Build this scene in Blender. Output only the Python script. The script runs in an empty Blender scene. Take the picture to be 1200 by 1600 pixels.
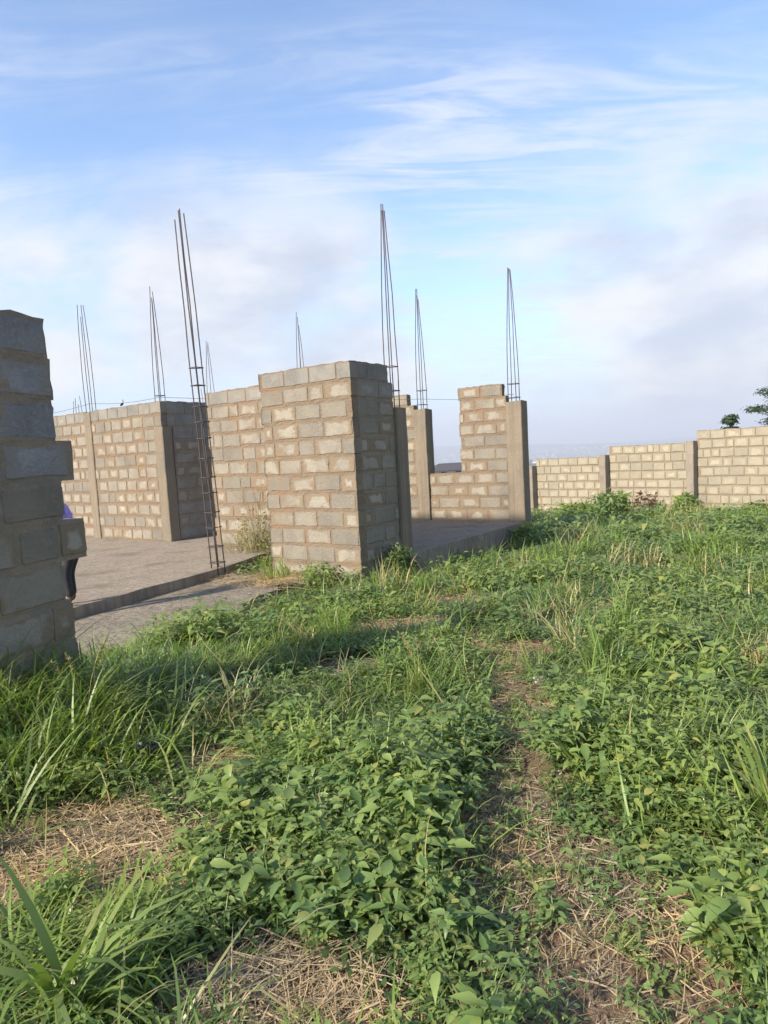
import bpy, bmesh, math, random
import numpy as np
from mathutils import Vector, Matrix

# ------------------------------------------------------------------ camera, world, sun, exposure
sc = bpy.context.scene
COL = sc.collection
R = math.radians
EYE = 1.5
PITCH, ROLL = R(5.0), R(3.2)
cam = bpy.data.cameras.new('camera')
cam.sensor_fit = 'HORIZONTAL'; cam.sensor_width = 36; cam.lens = 36 * 1050 / 1200
cam.clip_start = .05; cam.clip_end = 40000
co = bpy.data.objects.new('camera', cam); COL.objects.link(co); sc.camera = co
Fw = Vector((0, math.cos(PITCH), -math.sin(PITCH)))
R0 = Vector((1, 0, 0)); U0 = Vector((0, math.sin(PITCH), math.cos(PITCH)))
Rc = R0 * math.cos(ROLL) - U0 * math.sin(ROLL); Uc = R0 * math.sin(ROLL) + U0 * math.cos(ROLL)
co.matrix_world = Matrix(((Rc.x, Uc.x, -Fw.x, 0), (Rc.y, Uc.y, -Fw.y, 0), (Rc.z, Uc.z, -Fw.z, EYE), (0, 0, 0, 1)))

SUN = Vector((-.78, -.625, 0)).normalized(); SEL = R(32)
SUN = Vector((SUN.x * math.cos(SEL), SUN.y * math.cos(SEL), math.sin(SEL)))
sl = bpy.data.lights.new('sun', 'SUN'); sl.energy = 3.3; sl.angle = R(2.5); sl.color = (1, .90, .77)
so = bpy.data.objects.new('sun', sl); COL.objects.link(so)
so.rotation_euler = SUN.to_track_quat('Z', 'Y').to_euler(); so.location = (-8, -8, 12)

vs = sc.view_settings
vs.view_transform = 'Standard'; vs.look = 'None'; vs.gamma = 1; vs.exposure = 1.5; vs.use_curve_mapping = False

W = bpy.data.worlds.new('World'); sc.world = W; W.use_nodes = True
nt = W.node_tree; nt.nodes.clear()
class NB:
    """small node builder"""
    def __init__(s, nt): s.nt = nt
    def n(s, t, **k):
        nd = s.nt.nodes.new(t)
        for a, v in k.items(): setattr(nd, a, v)
        return nd
    def put(s, sock, v):
        if isinstance(v, bpy.types.NodeSocket): s.nt.links.new(v, sock)
        else: sock.default_value = v
    def math(s, op, a, b=0., c=0., clamp=False):
        nd = s.n('ShaderNodeMath', operation=op, use_clamp=clamp)
        for i, v in enumerate((a, b, c)): s.put(nd.inputs[i], v)
        return nd.outputs[0]
    def noise(s, vec, scale, detail=4., rough=.55, dist=0., w=None):
        nd = s.n('ShaderNodeTexNoise')
        if vec is not None: s.put(nd.inputs['Vector'], vec)
        s.put(nd.inputs['Scale'], scale); s.put(nd.inputs['Detail'], detail)
        s.put(nd.inputs['Roughness'], rough); s.put(nd.inputs['Distortion'], dist)
        return nd.outputs['Fac']
    def ramp(s, fac, lo, hi, a=0., b=1.):
        nd = s.n('ShaderNodeMapRange', interpolation_type='SMOOTHSTEP')
        for i, v in enumerate((fac, lo, hi, a, b)): s.put(nd.inputs[i], v)
        return nd.outputs[0]
    def mix(s, f, a, b, blend='MIX'):
        nd = s.n('ShaderNodeMix', data_type='RGBA', blend_type=blend)
        s.put(nd.inputs[0], f)
        for i, v in ((6, a), (7, b)):
            if isinstance(v, tuple) and len(v) == 3: v = v + (1,)
            s.put(nd.inputs[i], v)
        return nd.outputs[2]
    def mapping(s, vec, scale=(1, 1, 1), loc=(0, 0, 0), rot=(0, 0, 0)):
        nd = s.n('ShaderNodeMapping'); s.put(nd.inputs[0], vec)
        nd.inputs['Location'].default_value = loc; nd.inputs['Rotation'].default_value = rot
        nd.inputs['Scale'].default_value = scale
        return nd.outputs[0]
    def xyz(s, v):
        nd = s.n('ShaderNodeSeparateXYZ'); s.put(nd.inputs[0], v); return nd.outputs
    def comb(s, x, y, z):
        nd = s.n('ShaderNodeCombineXYZ')
        for i, v in enumerate((x, y, z)): s.put(nd.inputs[i], v)
        return nd.outputs[0]

b = NB(nt)
sky = b.n('ShaderNodeTexSky', sky_type='NISHITA', sun_disc=False)
sky.sun_elevation = SEL; sky.sun_rotation = math.atan2(SUN.x, SUN.y) % (2 * math.pi)
sky.altitude = 300; sky.air_density = 1.0; sky.dust_density = .6; sky.ozone_density = 1.8
dirv = b.n('ShaderNodeTexCoord').outputs['Generated']
X, Y, Z = b.xyz(dirv)
zc = b.math('MAXIMUM', Z, 0.)
den = b.math('ADD', zc, .16)
flat = b.comb(b.math('DIVIDE', X, den), b.math('DIVIDE', Y, den), 0.)
# high thin cloud: streaks drawn out across the view
cir = b.noise(b.mapping(flat, (.55, 1.5, 1), (1.2, 2.4, 0), (0, 0, R(-14))), 1.0, 7, .55, .5)
cir2 = b.noise(b.mapping(flat, (1.3, 6.5, 1), (1.7, 4.2, 0), (0, 0, R(-24))), 1.5, 9, .66, 1.1)
cirf = b.math('MULTIPLY', b.ramp(cir, .36, .66), b.ramp(cir2, .36, .66, .16, 1.), clamp=True)
cirf = b.math('MULTIPLY', cirf, b.ramp(zc, .545, .43, .14, .95))
# low heaped cloud banks
wob = b.noise(b.mapping(dirv, (1, 1, 1.9), (.4, .2, .1)), 3.6, 10, .6, .35)
def bank(az, el, r0, r1):
    """1 near the middle of a cloud bank at azimuth/elevation, 0 away from it"""
    d = Vector((math.sin(R(az)) * math.cos(R(el)), math.cos(R(az)) * math.cos(R(el)), math.sin(R(el))))
    nd = b.n('ShaderNodeVectorMath', operation='DOT_PRODUCT')
    b.put(nd.inputs[0], dirv); nd.inputs[1].default_value = d
    ang = b.math('ARCCOSINE', b.math('MINIMUM', nd.outputs['Value'], .99999))
    return b.ramp(ang, R(r1), R(r0))
banks = bank(-12, 15, 2, 17)
for q in ((-34, 12, 4, 20), (25, 9, 3, 19), (27, 17, 2, 13), (-2, 8, 1, 9), (60, 12, 5, 24), (-70, 14, 6, 28), (110, 16, 6, 30), (180, 18, 8, 36), (-120, 16, 6, 32)):
    banks = b.math('MAXIMUM', banks, bank(*q))
cum = b.math('ADD', wob, b.math('MULTIPLY', banks, .26))
cumf = b.math('MULTIPLY', b.ramp(cum, .50, .80), b.ramp(zc, .46, .24), clamp=True)
low = b.ramp(zc, .26, -.02, 0., .93)
shade = b.noise(b.mapping(dirv, (1, 1, 2.4), (2.4, 1.2, .7)), 4.6, 8, .6)
bright = b.ramp(b.math('ADD', shade, b.math('MULTIPLY', zc, .35)), .38, .72)
ccol = b.mix(bright, (1.5, 1.62, 1.9, 1), (2.35, 2.32, 2.3, 1))
skyc = b.mix(low, b.mix(1., sky.outputs[0], (.62, .66, .70), 'MULTIPLY'), (1.38, 1.58, 1.95, 1))
skyc = b.mix(cirf, skyc, (1.95, 2.12, 2.42, 1))
skyc = b.mix(b.math('MULTIPLY', cumf, .88), skyc, ccol)
bg = b.n('ShaderNodeBackground'); b.put(bg.inputs[0], skyc); bg.inputs[1].default_value = .15
b.nt.links.new(bg.outputs[0], b.n('ShaderNodeOutputWorld').inputs[0])

sc.cycles.use_denoising = True
sc.cycles.max_bounces = 6; sc.cycles.diffuse_bounces = 3; sc.cycles.transmission_bounces = 3
sc.cycles.volume_bounces = 0; sc.cycles.caustics_reflective = False; sc.cycles.caustics_refractive = False

rng = np.random.default_rng(7)
rnd = random.Random(11)

# ------------------------------------------------------------------ materials
def material(name):
    m = bpy.data.materials.new(name); m.use_nodes = True
    nb = NB(m.node_tree); m.node_tree.nodes.clear()
    out = nb.n('ShaderNodeOutputMaterial'); p = nb.n('ShaderNodeBsdfPrincipled')
    nb.nt.links.new(p.outputs[0], out.inputs[0])
    return m, nb, p, out
def bump(nb, p, h, dist, strength=1.):
    nd = nb.n('ShaderNodeBump'); nd.inputs['Distance'].default_value = dist; nd.inputs['Strength'].default_value = strength
    nb.put(nd.inputs['Height'], h); nb.nt.links.new(nd.outputs[0], p.inputs['Normal'])
def objco(nb): return nb.n('ShaderNodeTexCoord').outputs['Object']
def worldco(nb): return nb.n('ShaderNodeNewGeometry').outputs['Position']

def masonry(name, c1, c2, c3, rough=.92, rand=.35, stain=None, bumpd=.006, smear=None, streak=None):
    m, nb, p, o = material(name)
    g = worldco(nb)
    n1 = nb.noise(g, 3.2, 5, .6); n2 = nb.noise(g, 28, 4, .65); n3 = nb.noise(g, 140, 3, .6)
    c = nb.mix(nb.ramp(n1, .36, .64), c1, c2)
    c = nb.mix(nb.ramp(n2, .48, .72, 0, .7), c, c3)
    r = nb.n('ShaderNodeObjectInfo').outputs['Random']
    c = nb.mix(1., c, nb.comb(*[nb.math('MULTIPLY_ADD', r, rand, 1 - rand * .55 - .02 * k) for k in range(3)]), 'MULTIPLY')
    if stain:
        c = nb.mix(nb.ramp(nb.noise(nb.mapping(g, (1, 1, .7)), 1.5, 4, .6), .52, .7, 0, .75), c, stain)
    if streak:
        c = nb.mix(nb.ramp(nb.noise(nb.mapping(g, (14, 14, .55)), 1.0, 4, .6), .42, .66, 0, .75), c, streak)
    if smear:
        ox, oy, oz = nb.xyz(objco(nb))
        e = nb.math('MAXIMUM', nb.math('DIVIDE', nb.math('ABSOLUTE', ox), .225), nb.math('DIVIDE', nb.math('ABSOLUTE', oz), .1075))
        e = nb.math('ADD', e, nb.math('MULTIPLY', nb.math('SUBTRACT', nb.noise(nb.mapping(g, (1, 1, .7)), 6, 6, .68), .5), 1.7))
        e = nb.math('ADD', e, nb.math('MULTIPLY', nb.math('SUBTRACT', r, .62), .75))
        c = nb.mix(nb.ramp(e, .56, .84, 0, .95), c, smear)
    c = nb.mix(nb.ramp(n3, .6, .75, 0, .35), c, (.08, .07, .06))
    nb.put(p.inputs['Base Color'], c); p.inputs['Roughness'].default_value = rough
    p.inputs['Specular IOR Level'].default_value = .15
    h = nb.math('ADD', nb.math('MULTIPLY', n2, 1.2), nb.math('MULTIPLY', n3, .45))
    bump(nb, p, h, bumpd)
    return m
M = {}
M['block'] = masonry('sandcrete_block', (0.284, 0.259, 0.209), (0.234, 0.215, 0.179), (0.326, 0.290, 0.231), rand=.5, bumpd=.011, stain=(0.209, 0.173, 0.125), smear=(0.218, 0.168, 0.113))
M['block_grey'] = masonry('grey_sandcrete', (0.248, 0.242, 0.215), (0.192, 0.187, 0.168), (0.286, 0.269, 0.235), rand=.3, smear=(0.221, 0.197, 0.161))
M['mortar'] = masonry('tan_mortar', (0.209, 0.162, 0.113), (0.180, 0.142, 0.103), (0.246, 0.195, 0.136), rand=.0, stain=(0.239, 0.146, 0.084), bumpd=.014)
M['mortar_grey'] = masonry('grey_mortar', (0.261, 0.217, 0.160), (0.206, 0.184, 0.149), (0.316, 0.248, 0.177), rand=.0, bumpd=.014)
M['pale_block'] = masonry('pale_block', (0.340, 0.303, 0.224), (0.294, 0.268, 0.206), (0.377, 0.343, 0.265), rand=.32, stain=(0.263, 0.228, 0.171), smear=(0.279, 0.242, 0.176))
M['pale_mortar'] = masonry('joint_mortar', (0.252, 0.205, 0.141), (0.205, 0.168, 0.119), (0.279, 0.227, 0.162), rand=0., bumpd=.01)
M['column'] = masonry('cast_concrete', (0.221, 0.182, 0.130), (0.193, 0.165, 0.124), (0.264, 0.224, 0.167), rand=.12, stain=(0.157, 0.140, 0.118), streak=(0.164, 0.136, 0.100))
M['post'] = masonry('post_concrete', (0.268, 0.231, 0.188), (0.215, 0.190, 0.154), (0.300, 0.256, 0.196), rand=.15)
M['slab'] = masonry('slab_concrete', (0.312, 0.263, 0.201), (0.257, 0.217, 0.169), (0.359, 0.311, 0.241), rand=0., stain=(0.152, 0.122, 0.090), bumpd=.012, streak=(0.183, 0.150, 0.114))
M['apron'] = masonry('apron_concrete', (0.296, 0.256, 0.200), (0.216, 0.191, 0.149), (0.377, 0.328, 0.249), rand=0., stain=(0.160, 0.131, 0.089), bumpd=.02, streak=(0.144, 0.115, 0.084))

m, nb, p, o = material('rebar_steel')
c = nb.mix(nb.ramp(nb.noise(worldco(nb), 25, 3), .4, .65), (.065, .063, .068), (.11, .075, .055))
nb.put(p.inputs['Base Color'], c); p.inputs['Roughness'].default_value = .7; p.inputs['Metallic'].default_value = .3
M['rebar'] = m

m, nb, p, o = material('soil')
g = worldco(nb)
n1 = nb.noise(g, .9, 5, .6); n2 = nb.noise(g, 9, 6, .65); n3 = nb.noise(g, 60, 4, .65)
c = nb.mix(nb.ramp(n1, .35, .65), (.165, .105, .068), (.215, .15, .10))
c = nb.mix(nb.ramp(n2, .45, .7, 0, .8), c, (.155, .105, .065))
c = nb.mix(nb.ramp(n3, .52, .72, 0, .55), c, (.34, .25, .155))
px, py, pz = nb.xyz(g)
dist = nb.math('SQRT', nb.math('ADD', nb.math('MULTIPLY', px, px), nb.math('MULTIPLY', py, py)))
veg = nb.mix(nb.ramp(nb.noise(g, .012, 6, .6), .4, .62), (.055, .085, .03), (.15, .12, .065))
c = nb.mix(nb.ramp(dist, 24, 34), c, veg)
nb.put(p.inputs['Base Color'], c); p.inputs['Roughness'].default_value = .95; p.inputs['Specular IOR Level'].default_value = .1
bump(nb, p, nb.math('ADD', n2, nb.math('MULTIPLY', n3, .5)), .03)
M['soil'] = m

def leafmat(name, ca, cb, cc, trans=.38, rough=.42, spec=.42, patch=None):
    m, nb, p, o = material(name)
    r = nb.n('ShaderNodeNewGeometry').outputs['Random Per Island']
    w = worldco(nb)
    c = nb.mix(nb.ramp(r, 0, .62), ca, cb)
    c = nb.mix(nb.ramp(r, .86, 1., 0, .9), c, cc)
    big = nb.noise(w, 1.1, 3, .5)
    c = nb.mix(1., c, nb.comb(nb.ramp(big, .3, .7, .82, 1.25), nb.ramp(big, .3, .7, .88, 1.15), nb.ramp(big, .3, .7, 1., 1.)), 'MULTIPLY')
    nb.put(p.inputs['Base Color'], c); p.inputs['Roughness'].default_value = rough
    p.inputs['Specular IOR Level'].default_value = spec
    t = nb.n('ShaderNodeBsdfTranslucent'); nb.put(t.inputs[0], nb.mix(1., c, (1.25, 1.35, .55, 1), 'MULTIPLY'))
    mx = nb.n('ShaderNodeMixShader'); mx.inputs[0].default_value = trans
    nb.nt.links.new(p.outputs[0], mx.inputs[1]); nb.nt.links.new(t.outputs[0], mx.inputs[2])
    nb.nt.links.new(mx.outputs[0], o.inputs[0])
    return m
M['weed'] = leafmat('weed_leaf', (.12, .19, .055), (.205, .28, .085), (.31, .31, .095))
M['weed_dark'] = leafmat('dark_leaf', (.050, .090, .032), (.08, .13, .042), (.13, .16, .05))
M['grass'] = leafmat('grass_blade', (.115, .175, .05), (.175, .24, .07), (.33, .29, .14))
M['grass_bright'] = leafmat('bright_grass_blade', (.14, .23, .045), (.20, .29, .065), (.28, .30, .10))
M['dry'] = leafmat('dry_stalk', (.33, .25, .15), (.43, .335, .205), (.23, .16, .09), trans=.12, rough=.7, spec=.2)
M['drygreen'] = leafmat('half_dry_stalk', (.26, .24, .10), (.34, .29, .13), (.16, .18, .06), trans=.2)
M['brown'] = leafmat('brown_leaf', (.10, .05, .03), (.15, .075, .045), (.2, .12, .06), trans=.15)
M['far_leaf'] = leafmat('tree_leaf', (.022, .048, .020), (.040, .075, .030), (.06, .09, .035), trans=.2)
m, nb, p, o = material('bark'); p.inputs['Base Color'].default_value = (.09, .07, .055, 1); p.inputs['Roughness'].default_value = .9
bump(nb, p, nb.noise(worldco(nb), 20, 4), .02); M['bark'] = m
def plain(name, col, rough=.8, var=.25, scale=30):
    m, nb, p, o = material(name)
    n = nb.noise(worldco(nb), scale, 4, .6)
    nb.put(p.inputs['Base Color'], nb.mix(nb.ramp(n, .3, .7), tuple(x * (1 - var) for x in col), tuple(min(1, x * (1 + var)) for x in col)))
    p.inputs['Roughness'].default_value = rough
    return m
M['purple'] = plain('purple_cloth', (.30, .22, .55)); M['black'] = plain('black_cloth', (.018, .018, .022))
M['skin'] = plain('skin', (.10, .055, .035), .55, .1); M['hair'] = plain('hair', (.012, .01, .01), .9)
M['litter'] = plain('white_litter', (.68, .68, .66), .5, .12); M['plastic'] = plain('black_plastic', (.012, .013, .018), .3, .3)
M['twine'] = plain('twine', (.12, .12, .13)); M['stone'] = plain('pebble', (.42, .38, .33), .9, .2, 60)
M['block_dark'] = masonry('weathered_block', (0.286, 0.292, 0.298), (0.211, 0.218, 0.228), (0.337, 0.334, 0.333), rand=.3, bumpd=.018, stain=(0.235, 0.206, 0.176), smear=(0.253, 0.240, 0.219))
M['render'] = masonry('cement_render', (.20, .20, .205), (.145, .147, .152), (.24, .235, .23), rand=0., stain=(.17, .145, .12), bumpd=.012)
M['roof'] = plain('dark_roof', (.06, .055, .06)); M['whitewall'] = plain('pale_wall', (.6, .57, .5), .8, .1, 1)
m, nb, p, o = material('city_wall')
r = nb.n('ShaderNodeNewGeometry').outputs['Random Per Island']
cr = nb.n('ShaderNodeValToRGB'); nb.put(cr.inputs[0], r); cr.color_ramp.interpolation = 'CONSTANT'
els = [(0, (.38, .35, .31)), (.3, (.42, .41, .39)), (.45, (.28, .19, .14)), (.68, (.18, .17, .17)), (.84, (.34, .28, .22))]
for i, (t, cc) in enumerate(els):
    e = cr.color_ramp.elements[i] if i < 2 else cr.color_ramp.elements.new(t)
    e.position = t; e.color = cc + (1,)
nb.put(p.inputs['Base Color'], cr.outputs[0]); p.inputs['Roughness'].default_value = .85; M['city'] = m

# ------------------------------------------------------------------ object helpers
def link(name, me, mat=None, parent=None, loc=None, rz=None):
    o = bpy.data.objects.new(name, me); COL.objects.link(o)
    if mat is not None and me is not None and not me.materials: me.materials.append(mat)
    if parent is not None: o.parent = parent
    if loc is not None: o.location = loc
    if rz is not None: o.rotation_euler = (0, 0, rz)
    return o
def tag(o, label=None, cat=None, group=None, kind=None):
    if label: o['label'] = label
    if cat: o['category'] = cat
    if group: o['group'] = group
    if kind: o['kind'] = kind
    return o
def thing(name, label, cat, loc, rz=0., group=None):
    return tag(link(name, None, None, None, loc, rz), label, cat, group)
def mesh_np(name, V, T, smooth=False):
    me = bpy.data.meshes.new(name); V = np.asarray(V, np.float32); T = np.asarray(T, np.int32)
    me.vertices.add(len(V)); me.vertices.foreach_set('co', V.ravel())
    me.loops.add(T.size); me.loops.foreach_set('vertex_index', T.ravel())
    me.polygons.add(len(T)); me.polygons.foreach_set('loop_start', np.arange(0, T.size, T.shape[1], dtype=np.int32))
    if smooth: me.polygons.foreach_set('use_smooth', np.ones(len(T), bool))
    me.update(calc_edges=True); me.validate()
    return me
def mesh_py(name, V, Fc, smooth=False):
    me = bpy.data.meshes.new(name); me.from_pydata([tuple(v) for v in V], [], Fc); me.update()
    bm = bmesh.new(); bm.from_mesh(me); bmesh.ops.recalc_face_normals(bm, faces=bm.faces); bm.to_mesh(me); bm.free()
    if smooth:
        for q in me.polygons: q.use_smooth = True
    return me
class Acc:
    """collects vertices and faces for one mesh"""
    def __init__(s): s.v = []; s.f = []
    def add(s, V, Fc):
        o = len(s.v); s.v += [tuple(q) for q in V]; s.f += [tuple(i + o for i in q) for q in Fc]
    def box(s, x0, x1, y0, y1, z0, z1):
        s.add([(x0, y0, z0), (x1, y0, z0), (x1, y1, z0), (x0, y1, z0), (x0, y0, z1), (x1, y0, z1), (x1, y1, z1), (x0, y1, z1)],
              [(0, 3, 2, 1), (4, 5, 6, 7), (0, 1, 5, 4), (1, 2, 6, 5), (2, 3, 7, 6), (3, 0, 4, 7)])
    def tube(s, pts, rad, n=6, cap=True):
        pts = [Vector(q) for q in pts]; rs = rad if isinstance(rad, (list, tuple)) else [rad] * len(pts)
        V = []; Fc = []
        for i, q in enumerate(pts):
            d = (pts[min(i + 1, len(pts) - 1)] - pts[max(i - 1, 0)]).normalized()
            a = d.cross(Vector((0, 0, 1)) if abs(d.z) < .9 else Vector((1, 0, 0))).normalized(); c = d.cross(a)
            for k in range(n):
                t = 2 * math.pi * k / n; V.append(q + (a * math.cos(t) + c * math.sin(t)) * rs[i])
        for i in range(len(pts) - 1):
            for k in range(n): Fc.append((i * n + k, i * n + (k + 1) % n, (i + 1) * n + (k + 1) % n, (i + 1) * n + k))
        if cap: Fc += [tuple(range(n)), tuple(range((len(pts) - 1) * n, len(pts) * n))]
        s.add(V, Fc)
    def mesh(s, name, smooth=False): return mesh_py(name, s.v, s.f, smooth)

# sum of sines: a cheap smooth random field
_k = rng.normal(0, 1, (3, 7, 2)); _ph = rng.uniform(0, 6.28, (3, 7))
def field(x, y, wl, s=0):
    k = _k[s] / wl * 3.0
    return sum(np.sin(k[i, 0] * x + k[i, 1] * y + _ph[s, i]) for i in range(7)) / 7 * 1.6

# ------------------------------------------------------------------ house frame: a runs left-away along the sunlit faces, b runs right-away
O2 = Vector((-.35, 9.0)); D1 = Vector((-.81, .586)).normalized(); D2 = Vector((D1.y, -D1.x))
def P(a, bb, z=0.): q = O2 + D1 * a + D2 * bb; return Vector((q.x, q.y, z))
def to_ab(x, y):
    dx, dy = x - O2.x, y - O2.y
    return dx * D1.x + dy * D1.y, dx * D2.x + dy * D2.y
RZ1 = math.atan2(D1.y, D1.x); RZ2 = math.atan2(D2.y, D2.x)

# ------------------------------------------------------------------ terrain
def ground_z(x, y):
    x = np.asarray(x, float); y = np.asarray(y, float)
    r = np.hypot(x, y)
    z = -.10 - .030 * np.clip(y - 4, 0, 20) - .03 * np.clip(y - 11, 0, 13)
    z = z - .02 * np.clip(r - 26, 0, 100) - .034 * np.clip(r - 126, 0, 900) - .028 * np.clip(r - 1026, 0, 2500)
    z = np.where(r > 4200, z + .055 * np.clip(r - 4200, 0, 2600) * (.62 + .38 * np.sin(x * .0011 + .7) * np.sin(x * .00043 + y * .0002)), z)
    z = z + .34 * np.exp(-((x + 2.3) / .55) ** 2 - ((y - 3.75) / .75) ** 2) - .16 * np.exp(-((to_ab(x, y)[0] + .25) / .35) ** 2) * ((to_ab(x, y)[1] > .6) & (to_ab(x, y)[1] < 5.8))
    z = z + np.where(r < 40, .035 * field(x, y, 1.6, 0) + .012 * field(x, y, .35, 1), 0.)
    z = z + np.clip((r - 200) / 1500, 0, 1) * 14 * field(x, y, 900, 2)
    return z
na, nr = 300, 190
rad = np.concatenate([[.02], np.geomspace(.35, 9000, nr)])
ang = np.linspace(0, 2 * math.pi, na, endpoint=False)
RR, AA = np.meshgrid(rad, ang, indexing='ij')
gx, gy = RR * np.sin(AA), RR * np.cos(AA)
gV = np.stack([gx, gy, ground_z(gx, gy)], -1).reshape(-1, 3)
i, j = np.meshgrid(np.arange(nr), np.arange(na), indexing='ij')
q0 = i * na + j; q1 = i * na + (j + 1) % na
gF = np.stack([q0, q0 + na, q1 + na, q1], -1).reshape(-1, 4)
gm = mesh_np('ground', gV, gF, True)
tag(link('ground', gm, M['soil']), kind='structure')

# slabs: polygon in (a,b), top at z, going down to zb, edge broken up a little
def slab(name, poly, top, zb, mat, wob=.02, seed=1):
    r = random.Random(seed); pts = []
    for k in range(len(poly)):
        p0, p1 = Vector(poly[k]), Vector(poly[(k + 1) % len(poly)]); n = max(1, int((p1 - p0).length / .22))
        for t in range(n): q = p0.lerp(p1, t / n); pts.append(P(q.x + r.uniform(-wob, wob), q.y + r.uniform(-wob, wob)))
    n = len(pts); V = [(q.x, q.y, top + r.uniform(-.006, .004)) for q in pts]
    c = sum(pts, Vector()) / n
    inner = [(q.x + (c.x - q.x) * .012, q.y + (c.y - q.y) * .012, top) for q in pts]
    V += inner + [(q.x + r.uniform(-.01, .01), q.y + r.uniform(-.01, .01), top - .1 + r.uniform(-.03, .03)) for q in pts] + [(q.x, q.y, zb) for q in pts]
    Fc = [tuple(range(n, 2 * n))]
    for k in range(n):
        k2 = (k + 1) % n
        Fc += [(k, k2, n + k2, n + k), (k, k2, 2 * n + k2, 2 * n + k), (2 * n + k, 2 * n + k2, 3 * n + k2, 3 * n + k)]
    return tag(link(name, mesh_py(name, V, Fc), mat), kind='structure')
slab('floor_slab', [(1.5, -3.4), (1.95, -.62), (2.3, .3), (2.4, .95), (11.8, .95), (11.8, -3.4)], 0., -1.3, M['slab'], seed=3)
slab('floor_slab', [(-.07, .94), (-.07, 5.58), (12.4, 5.58), (12.4, .955)], -.004, -1.5, M['slab'], seed=4)
slab('concrete_apron', [(-.2, -4.4), (-.15, -3.2), (-.2, -2.6), (.2, -1.9), (.6, -1.0), (1.3, -.6), (2.02, -.66), (1.55, -3.3), (1.35, -4.9)], -.13, -.6, M['apron'], .06, 5)

# ------------------------------------------------------------------ masonry walls
BH, BW, PITCHW, RH = .215, .45, .475, .25
def block_mesh(k, inset, jit, depth):
    """one sandcrete block: chipped outline pushed through the wall, arris knocked off"""
    r = random.Random(100 + k); hw, hh = BW / 2, BH / 2
    side = [r.uniform(0, inset) for _ in range(4)]
    w_ = lambda sd: side[sd] + r.uniform(0, jit) ** 1.0
    cn = lambda: r.uniform(.2, 1.) * (jit + .004) * (2.2 if r.random() < .2 else 1)
    pts = []
    for q, (sx, sy) in enumerate(((-1, -1), (1, -1), (1, 1), (-1, 1))):
        c1, c2 = cn(), cn()
        xe, ye = sx * (hw - side[(q + 3) % 4 if q % 2 == 0 else q]), sy * (hh - side[q if q % 2 == 0 else (q + 3) % 4])
        a1, a2 = (xe, ye - sy * c1), (xe - sx * c2, ye)
        pts += [a1, a2] if sx * sy > 0 else [a2, a1]
        if q % 2 == 0:
            for f in (-.33, .33): pts.append((-sy * -1 * f * hw * (1 if q == 0 else -1) if False else (f if q == 0 else -f) * hw, sy * (hh - side[q] - r.uniform(-.003, jit * .8))))
        else:
            pts.append((sx * (hw - side[q] - r.uniform(-.003, jit * .8)), r.uniform(-.03, .03)))
    n = len(pts); V = []; d2 = depth / 2; bev = .005
    for (y, f) in ((-d2, 1), (-d2 + bev, 0), (d2 - bev, 0), (d2, 1)):
        for (x, z) in pts:
            L = math.hypot(x, z); V.append((x - x / L * bev * f, y + (r.uniform(-.0015, .0015) if f else 0), z - z / L * bev * f))
    Fc = [tuple(range(n)), tuple(range(3 * n, 4 * n))]
    for q in range(3):
        for k2 in range(n): Fc.append((q * n + k2, q * n + (k2 + 1) % n, (q + 1) * n + (k2 + 1) % n, (q + 1) * n + k2))
    return mesh_py('block', V, Fc)
TH = .15
def block_set(inset, jit, proud, mat):
    out = []
    for k in range(12):
        me = block_mesh(k, inset, jit, TH + 2 * proud); me.materials.append(mat); out.append(me)
    return out
BLK = {'rough': block_set(.012, .014, .004, M['block']), 'grey': block_set(.006, .007, .004, M['block_grey']),
       'dark': block_set(.014, .016, .001, M['block_dark']),
       'pale': block_set(.006, .008, .010, M['pale_block'])}
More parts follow.
